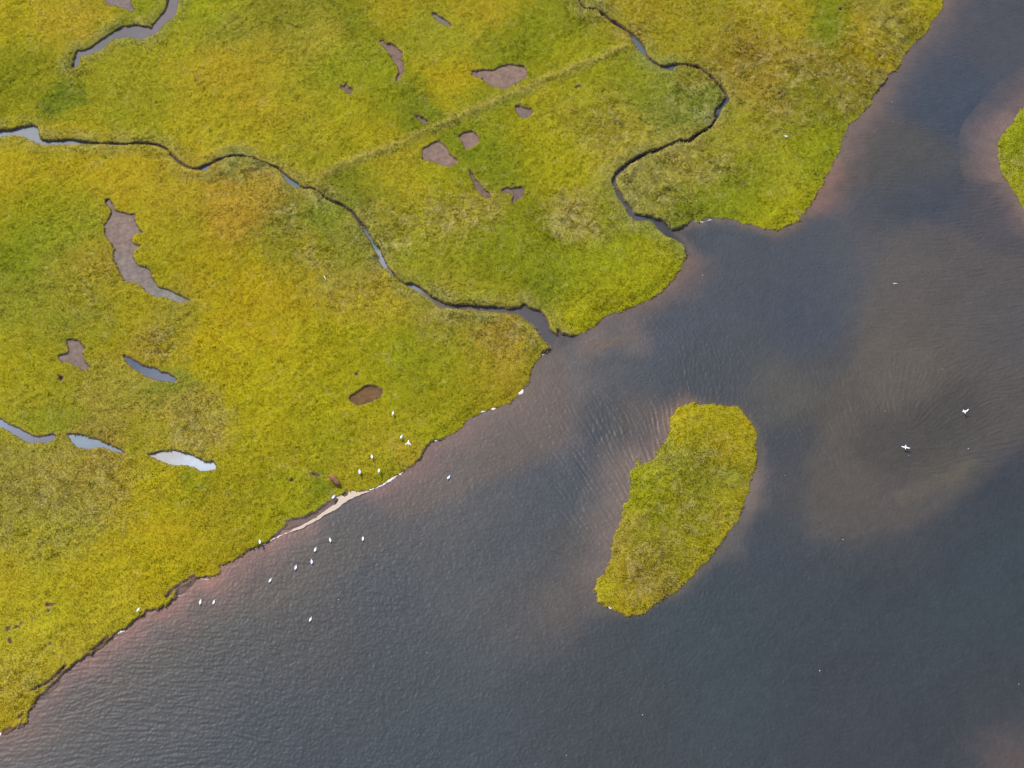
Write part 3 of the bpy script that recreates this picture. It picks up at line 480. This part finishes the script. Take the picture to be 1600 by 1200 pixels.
# ------------------------------------------------------------------ grass
def make_grass():
    n = 1450000
    y = RNG.uniform(-42.5, 58.5, n); half = 47.5+(y+42)*.185+7.0
    x = RNG.uniform(-1, 1, n)*68
    m = np.abs(x) < half; x, y = x[m], y[m]
    s = _ga(sL, x, y)+RNG.normal(0, .02, len(x)); keep = s > -.035
    x, y = x[keep], y[keep]; s = s[keep]
    z = _ga(Z, x, y); cr = _ga(s_creek, x, y); rw, rn = ridge(x, y)
    n = len(x)
    c = grass_colour(x, y, cr, rw, rn, s)
    tall = 1+.7*sstep(-2.0, -.4, cr)*(.5+.5*vnoise(x, y, 1.5, 91))+.7*rw+.25*fbm(x, y, 4, 93)+.30*vnoise(x, y, .45, 95)
    rough = rough_at(x, y)
    tall = tall*(.68+.42*rough)+rough*(.30+.45*vnoise(x, y, .6, 105))
    L = np.clip(RNG.normal(.17, .04, n), .1, .5)*np.clip(tall, .5, 2.2)
    wdt = RNG.uniform(.045, .095, n)
    ang = 2.2*math.pi*fbm(x, y, 2.6, 97)+RNG.normal(0, 1.0, n)*(1-.55*rough)
    lean = np.clip(RNG.normal(1.14, .22, n), .1, 1.35)
    dx, dy = np.cos(ang)*np.sin(lean)*L, np.sin(ang)*np.sin(lean)*L; dz = np.cos(lean)*L
    px, py = -np.sin(ang)*wdt, np.cos(ang)*wdt
    tw = RNG.normal(0, .35, n)*wdt
    V = np.empty((n, 3, 3), np.float32)
    V[:, 0] = np.stack([x-px, y-py, z-.03-tw], 1); V[:, 1] = np.stack([x+px, y+py, z-.03+tw], 1); V[:, 2] = np.stack([x+dx, y+dy, z+dz], 1)
    val = np.exp(RNG.normal(0, .035, n)+(.07+.09*rough)*vnoise(x, y, .30, 99)+.05*vnoise(x, y, .6, 98))
    dead = (RNG.random(n) < .02+.08*np.clip(fbm(x, y, 3, 101), 0, 1))
    c = np.where(dead[:, None], .5*c+.5*GAIN_G*lin((190,172,112)), c)
    c = c*val[:, None]*np.stack([1+RNG.normal(0, .03, n), np.ones(n), 1+RNG.normal(0, .15, n)], 1)
    c3 = np.repeat(np.clip(c, .003, .9), 3, 0)
    F = np.arange(n*3).reshape(n, 3)
    me = np_mesh('marsh_grass', V.reshape(-1, 3), F, False, c3)
    print('blades', n)
    return tag(link('marsh_grass', me, M_GRASS), 'dense yellow green salt marsh grass covering the banks and islands', 'grass', kind='stuff')
make_grass()

def ground_z(u, v):
    z = TOPZ
    for _ in range(3):
        x, y = W(u, v, z); z = float(_ga(Z, np.array([x]), np.array([y]))[0])
    return x, y, z

# ------------------------------------------------------------------ sand spit and foam
SAND = [(452,831),(462,825.5),(470,821.5),(480,816),(490,810.5),(500,804),(510,797),(519,790.5),(527,785),(529,780),(525,777),(526,774),(533,773.5),(538,777),(543,775),(545,771),(543,767),(540,763),(547,766),(556,768.5),(564,768),(574,767),(578,768),(566,772),(556,776),(545,781),(536,787),(527,795),(516,800),(506,806),(496,812),(484,819),(472,825),(460,830)]
def ragged(P, step=.12, a=.07):
    P = np.vstack([P, P[:1]]); d = np.r_[0, np.cumsum(np.hypot(*np.diff(P, axis=0).T))]
    t = np.arange(0, d[-1]-step/2, step); x = np.interp(t, d, P[:, 0]); y = np.interp(t, d, P[:, 1])
    return np.stack([x+a*vnoise(x, y, .3, 111), y+a*vnoise(x, y, .3, 112)], 1)
sp = fill_poly('sand_spit', ragged(Wl(SAND, .06)), .06, (204,182,158), M_SAND, .74); tag(sp, 'pale beige sand spit at the water line beside the gulls', 'sand', kind='structure')

def ribbon(name, pts, w0, label, mat=M_FOAM, z=.035):
    """a lumpy low bead of foam along pts"""
    P = Wl(pts, z); d = np.r_[0, np.cumsum(np.hypot(*np.diff(P, axis=0).T))]
    n = max(6, int(d[-1]/.10)); t = np.linspace(0, d[-1], n)
    x = np.interp(t, d, P[:, 0]); y = np.interp(t, d, P[:, 1])
    tx, ty = np.gradient(x), np.gradient(y); l = np.hypot(tx, ty); nx, ny = -ty/l, tx/l
    r = np.random.default_rng(int(pts[0][0]*3+pts[0][1])); V = []; F = []
    wd = w0*np.clip(.75+.6*np.interp(np.arange(n), np.arange(0, n+4, 2), r.normal(0, 1, len(np.arange(0, n+4, 2)))), .15, 2.2)
    wd *= np.clip(np.minimum(np.arange(n)+.4, n-np.arange(n)-.6)/2.5, .15, 1)
    off = r.normal(0, .03, n)
    for i in range(n):
        for q in range(7):
            a = math.pi*q/6; V.append((x[i]+nx[i]*(wd[i]*math.cos(a)+off[i]), y[i]+ny[i]*(wd[i]*math.cos(a)+off[i]), z-.02+.05*math.sin(a)*min(1, wd[i]/w0)))
    for i in range(n-1):
        for q in range(6): F.append((i*7+q, (i+1)*7+q, (i+1)*7+q+1, i*7+q+1))
    me = np_mesh(name, np.array(V), np.array(F)); me.validate()
    return tag(link(name, me, mat), label, 'foam')
FOAMS = [([(398,857),(408,852),(420,845),(432,840),(445,834),(458,829)], .09, 'thin pinkish foam line by the shore left of the mud beach'),
 ([(576,766),(590,761),(602,755),(612,749),(622,742),(629,738)], .11, 'bright foam line along the grass edge right of the sand spit'),
 ([(667,695),(672,691),(679,688),(687,686.5)], .11, 'short curved foam line by the notch in the shore'),
 ([(735,653),(744,647),(754,643),(764,640),(775,638)], .10, 'foam line under the grass bank right of the notch'),
 ([(706,676),(712,671),(718,669)], .07, 'faint foam crumbs between two foam lines on the shore'),
 ([(809,617),(814,613),(818,608)], .14, 'white foam clot high on the river bank, below the creek mouth'),
 ([(312,905),(318,904.5),(326,906)], .11, 'foam dab over the orange shallows of the lower shore'),
 ([(274,932),(279,931.5),(283,931)], .08, 'small foam dab in front of the slumped bank'),
 ([(181,990),(188,987.5),(196,985)], .09, 'foam dash under the dark bank of the lower shore'),
 ([(-4,1148),(1,1146),(6,1144)], .18, 'thick white foam clot in the lower left corner'),
 ([(943,945),(949,946.5),(955,950),(962,953.5)], .08, 'curved foam line at the foot of the middle island'),
 ([(996,959.5),(1001,958)], .09, 'small foam dab at the tip of the middle island'),
 ([(845,556),(851,553),(857,548)], .06, 'thin foam line at the grassy point by the creek mouth'),
 ([(1085,345),(1098,347),(1112,343)], .05, 'faint foam below the grassy shore by the eastern creek'),
 ([(187,41),(191,38.5),(196,39.5)], .12, 'white foam scrap on the upper bank of the grey creek')]
for p, w0, lab in FOAMS: ribbon('foam_line', p, w0, lab)

def fleck_mesh(seed):
    bm = bmesh.new(); bmesh.ops.create_icosphere(bm, subdivisions=2, radius=.055)
    r = random.Random(seed)
    for v in bm.verts:
        k = 1+.35*math.sin(v.co.x*60+seed)*math.cos(v.co.y*50+2*seed); v.co.x *= 1.5*k; v.co.y *= k; v.co.z *= .5
    for f in bm.faces: f.smooth = True
    me = bpy.data.meshes.new('foam_fleck'); bm.to_mesh(me); bm.free(); me.materials.append(M_FOAM); return me
FM = [fleck_mesh(i) for i in range(3)]
FLECKS = [f for i, f in enumerate([(695,721),(606,810),(708,855),(270,965),(317,1012),(148,1075),(529,937),(639,951),(667,1020),(865,820),(1003,704),(1181,968),(1004,1117),(986,1157),(885,1180),(1280,1016),(1281,1048),(1543,1197),(1592,1069),(1382,1156),(1226,743),(1237,787),(1383,642),(1381,694),(1420,712),(1485,699),(1513,701),(1253,625),(1394,159),(1368,190),(1395,190),(1349,377),(1441,437),(1475,449),(1473,577),(1385,517),(916,535),(1006,495),(1098,430),(868,826),(898,566),(1327,843),(1317,843)]) if i % 2 == 0]
for i, (u, v) in enumerate(FLECKS):
    x, y = W(u, v, .01); o = bpy.data.objects.new('foam_fleck', FM[i % 3]); COL.objects.link(o)
    o.location = (x, y, .012); o.rotation_euler = (0, 0, random.uniform(0, 6.3)); s = random.uniform(.35, .7); o.scale = (s, s, s)
    tag(o, 'tiny white fleck of foam drifting on the dark river', 'foam', 'foam flecks on the river')
x, y = W(1399, 443, .01); o = bpy.data.objects.new('foam_fleck', FM[0]); COL.objects.link(o); o.location = (x, y, .012); o.scale = (3.2, .8, 1)
tag(o, 'thin pale streak of foam over the brown shoal, longest of the drifting flecks', 'foam', 'foam flecks on the river')

# ------------------------------------------------------------------ peat clod and stick
def lathe_path(name, path, seg=10, mat=None, parent=None, smooth=True):
    """one continuous skin over rings (centre, right half-width, up half-height)"""
    V = []; F = []; n = len(path)
    cs = [Vector(p[0]) for p in path]
    for i, (c, a, b) in enumerate(path):
        t = (cs[min(i+1, n-1)]-cs[max(i-1, 0)]).normalized()
        side = t.cross(Vector((0, 0, 1)));
        side = side.normalized() if side.length > 1e-3 else Vector((1, 0, 0))
        up = side.cross(t)
        for q in range(seg):
            g = 2*math.pi*q/seg; p = Vector(c)+side*(a*math.cos(g))+up*(b*math.sin(g)); V.append(tuple(p))
    for i in range(n-1):
        for q in range(seg): F.append((i*seg+q, i*seg+(q+1) % seg, (i+1)*seg+(q+1) % seg, (i+1)*seg+q))
    V.append(tuple(cs[0])); V.append(tuple(cs[-1])); k0, k1 = len(V)-2, len(V)-1
    for q in range(seg): F.append((k0, (q+1) % seg, q)); F.append((k1, (n-1)*seg+q, (n-1)*seg+(q+1) % seg))
    me = bpy.data.meshes.new(name); me.from_pydata(V, [], F); me.update()
    for p in me.polygons: p.use_smooth = smooth
    return link(name, me, mat, parent)
A0 = ground_z(513, 745); B0 = ground_z(531, 757)
pts = []
rr = random.Random(5)
for i in range(11):
    t = i/10; w_ = .26*math.sin(math.pi*min(.95, max(.05, t)))**.6*(1+rr.uniform(-.15, .2))*(.75+.55*t)
    pts.append(((A0[0]+(B0[0]-A0[0])*t, A0[1]+(B0[1]-A0[1])*t+.12*math.sin(t*5), A0[2]+.10+.10*math.sin(t*4)), w_, w_*.8))
tag(lathe_path('peat_clod', pts, 10, M_PEAT), 'reddish brown lump of torn peat lying in the grass above the sand spit', 'peat clod')
A0 = ground_z(507, 434); B0 = ground_z(510, 440)
pts = [((A0[0]+(B0[0]-A0[0])*t, A0[1]+(B0[1]-A0[1])*t+.02*math.sin(9*t), A0[2]+.33), .05*(1-.4*t), .05*(1-.4*t)) for t in (0, .3, .6, 1)]
tag(lathe_path('driftwood_stick', pts, 8, M_WOOD), 'short bleached driftwood stick caught in the grass beside the main creek', 'driftwood')

# ------------------------------------------------------------------ gulls (facing -Y, origin at the water line or feet)
def empty(name, loc=(0, 0, 0), rz=0):
    o = bpy.data.objects.new(name, None); COL.objects.link(o); o.location = loc; o.rotation_euler = (0, 0, rz); o.empty_display_size = .1; return o
def ball(name, c, r, mat, parent):
    bm = bmesh.new(); bmesh.ops.create_uvsphere(bm, u_segments=8, v_segments=6, radius=r)
    for v in bm.verts: v.co += Vector(c)
    for f in bm.faces: f.smooth = True
    me = bpy.data.meshes.new(name); bm.to_mesh(me); bm.free(); return link(name, me, mat, parent)
def gull_body(par, lift, fly=False):
    if fly:
        path = [((0,.21,0),.012,.008),((0,.17,0),.035,.022),((0,.10,-.005),.058,.05),((0,.02,-.01),.072,.066),((0,-.06,-.005),.070,.066),((0,-.12,.008),.052,.052),((0,-.16,.018),.040,.042),((0,-.195,.022),.041,.043),((0,-.225,.020),.032,.034),((0,-.245,.014),.015,.016)]
    else:
        z = lift
        path = [((0,.24,z+.09),.012,.008),((0,.19,z+.085),.045,.026),((0,.12,z+.075),.078,.058),((0,.04,z+.062),.096,.082),((0,-.04,z+.060),.100,.090),((0,-.11,z+.070),.088,.088),((0,-.155,z+.095),.066,.072),((0,-.175,z+.135),.048,.052),((0,-.19,z+.170),.042,.046),((0,-.215,z+.195),.045,.047),((0,-.245,z+.195),.036,.038),((0,-.268,z+.188),.016,.018)]
    b = lathe_path('body', path, 14, M_WHITE, par)
    hc = Vector(path[-3][0]); tip = Vector(path[-1][0])
    lathe_path('bill', [(tuple(tip+Vector((0,.008,0))),.012,.013),(tuple(tip+Vector((0,-.022,-.003))),.009,.011),(tuple(tip+Vector((0,-.045,-.012))),.003,.004)], 8, M_BILL, par)
    for s in (-1, 1): ball('eye', hc+Vector((s*.040, -.012, .012)), .007, M_BLACK, par)
def folded_wing(par, lift, s):
    z = lift
    w = lathe_path('wing', [((s*.070,-.11,z+.105),.020,.030),((s*.088,-.05,z+.108),.030,.058),((s*.084,.03,z+.112),.030,.062),((s*.062,.12,z+.118),.026,.044),((s*.030,.20,z+.122),.018,.022),((s*.012,.25,z+.122),.008,.010)], 10, M_WHITE if False else M_GREY, par)
    lathe_path('wing_tip', [((s*.016,.235,z+.130),.013,.010),((s*.004,.275,z+.124),.012,.007),((-s*.010,.315,z+.116),.003,.003)], 8, M_BLACK, w)
def swim_gull():
    g = empty('gull'); gull_body(g, -.02)
    for s in (-1, 1): folded_wing(g, -.02, s)
    tail_fan(g, .235, .070)
    return g
def tail_fan(par, y, z):
    V = []; 
    for dz in (.005, -.005):
        V += [(-.022, y-.05, z+dz), (.022, y-.05, z+dz), (.05, y+.075, z+dz), (.018, y+.09, z+dz), (-.018, y+.09, z+dz), (-.05, y+.075, z+dz)]
    F = [(0,1,2,3,4,5), (11,10,9,8,7,6)]+[(i, 6+i, 6+(i+1) % 6, (i+1) % 6) for i in range(6)]
    me = bpy.data.meshes.new('tail'); me.from_pydata(V, [], F); me.update(); link('tail', me, M_WHITE, par)
LEG = .16
def stand_gull():
    g = empty('gull'); gull_body(g, LEG+.015)
    for s in (-1, 1):
        folded_wing(g, LEG+.015, s)
        lathe_path('leg', [((s*.035,.01,LEG+.03),.012,.012),((s*.036,.0,LEG*.55),.006,.006),((s*.036,-.01,.012),.006,.006),((s*.036,-.05,.004),.018,.005)], 6, M_BILL, g)
    tail_fan(g, .235, LEG+.10)
    return g
def spread_wing(par, s, up1, up2, sweep, span=.5, back=0):
    """an open wing of real thickness, arm and hand, with a dark tip as its own piece"""
    def sec(t):
        if t < .42: x = .03+span*t; zz = math.tan(up1)*span*t; yy = -.05-.16*t*(1-back)
        else:
            h = t-.42; x = .03+span*(.42+h*math.cos(sweep)); zz = math.tan(up1)*span*.42+math.tan(up2)*span*h; yy = -.05-.067*(1-back)+span*h*math.sin(sweep)
        ch = .145*(1-.25*t) if t < .5 else .127*(1-((t-.5)/.5)**1.7*.88)
        return x, yy, zz+.02, ch
    def build(ts, name, mat, parent):
        V = []; F = []
        for t in ts:
            x, y, z, ch = sec(t)
            for k, (a, h) in enumerate([(0,.0),(.2,.016),(.6,.012),(1,.002),(.6,-.003),(.2,-.006)]): V.append((s*x, y+a*ch, z+h*(1.3-t)))
        n = len(ts)
        for i in range(n-1):
            for k in range(6):
                q = (i*6+k, (i+1)*6+k, (i+1)*6+(k+1) % 6, i*6+(k+1) % 6); F.append(q if s > 0 else q[::-1])
        F.append(tuple(range(6)) if s < 0 else tuple(range(5, -1, -1))); e = (n-1)*6
        F.append(tuple(e+i for i in (range(5, -1, -1) if s < 0 else range(6))))
        me = bpy.data.meshes.new(name); me.from_pydata(V, [], F); me.update()
        for p in me.polygons: p.use_smooth = True
        return link(name, me, mat, parent)
    w = build(np.linspace(0, .93, 12), 'wing', M_WHITE, par)
    build(np.linspace(.93, 1.0, 4), 'wing_tip', M_BLACK, w)
def fly_gull(l, r):
    g = empty('gull'); gull_body(g, 0, True); spread_wing(g, -1, *l); spread_wing(g, 1, *r)
    tail_fan(g, .20, .0)
    return g
def kids(o): return [c for c in bpy.data.objects if c.parent == o]
def copy_tree(o, parent=None):
    c = o.copy(); COL.objects.link(c)
    if parent: c.parent = parent
    for ch in kids(o): copy_tree(ch, c)
    return c
SW, STD = swim_gull(), stand_gull()
GS = 0.92
SWIM = [(701,746,-28,1.05,'white gull floating off the shore, out from the notch, alone'),
 (567,842,0,1,'white gull floating below the sand spit, rightmost of the loose row'),
 (516,844,18,1,'white gull floating left of the rightmost one, its tail tilted left'),
 (492.5,859,-14,1.05,'white gull floating in the middle of the loose row, just below the tilted one'),
 (487,878,8,1.05,'white gull floating right beside another, lowest but two of the row'),
 (462,887,-8,1.05,'white gull floating left of its close neighbour in the loose row'),
 (422,907,-24,1,'white gull floating at the left end of the loose row'),
 (313,941,0,1.1,'white gull floating by the slumped bank, left one of the close pair'),
 (334,941,-10,1,'white gull floating by the slumped bank, right one of the close pair'),
 (485,968,-16,1,'white gull floating farthest out from the lower shore, alone')]
for i, (u, v, rz, s, lab) in enumerate(SWIM):
    g = SW if i == 0 else copy_tree(SW); x, y = W(u, v, .08)
    g.location = (x, y, .0); g.rotation_euler = (0, 0, R(rz)); g.scale = (s*GS,)*3
    tag(g, lab, 'gull', 'gulls floating on the river')
STAND = [(614,646,170,.95,'white gull standing in yellow grass below the bare brown mud patch'),
 (627,683,-22,1,'white gull standing in grass just above the flying one'),
 (581,714,14,1,'white gull standing in grass alone above a pair'),
 (562,738,12,1.1,'white gull standing in grass above the sand spit, left one of two'),
 (592,736,-6,1,'white gull standing in grass above the sand spit, right one of two'),
 (521,777,-30,1,'white gull standing at the left end of the sand spit'),
 (406,847,12,1,'white gull standing on the grassy bank left of the mud beach'),
 (216,953,-30,1,'white gull standing on the dark edged bank, leftmost of all gulls'),
 (1228,213,-95,.85,'small white gull standing in the grass of the eastern marsh')]
for i, (u, v, rz, s, lab) in enumerate(STAND):
    g = STD if i == 0 else copy_tree(STD)
    x, y, z = ground_z(u, v); hx, hy = W(u, v, z+.28)
    g.location = (hx, hy, z+.08); g.rotation_euler = (0, 0, R(rz)); g.scale = (s*GS,)*3
    tag(g, lab, 'gull', 'gulls standing on the marsh')
FLY = [(638,691,1.1,178,(R(10),R(5),R(50),.40,4.2),(R(10),R(5),R(50),.40,4.2),'white gull flying low over the grass with wings swept back'),
 (1415,699,.36,-12,(R(14),R(2),R(14)),(R(8),R(-4),R(14)),'white gull skimming the river with wings spread level, above its dark shadow'),
 (1507,643.5,.42,20,(R(48),R(40),R(20),.46),(R(38),R(36),R(26),.46),'white gull landing on the river with both wings raised')]
for u, v, h, rz, l, r, lab in FLY:
    g = fly_gull(l, r); x, y = W(u, v, h); g.location = (x, y, h); g.rotation_euler = (0, 0, R(rz)); g.scale = (.92,)*3
    tag(g, lab, 'gull', 'gulls in flight')
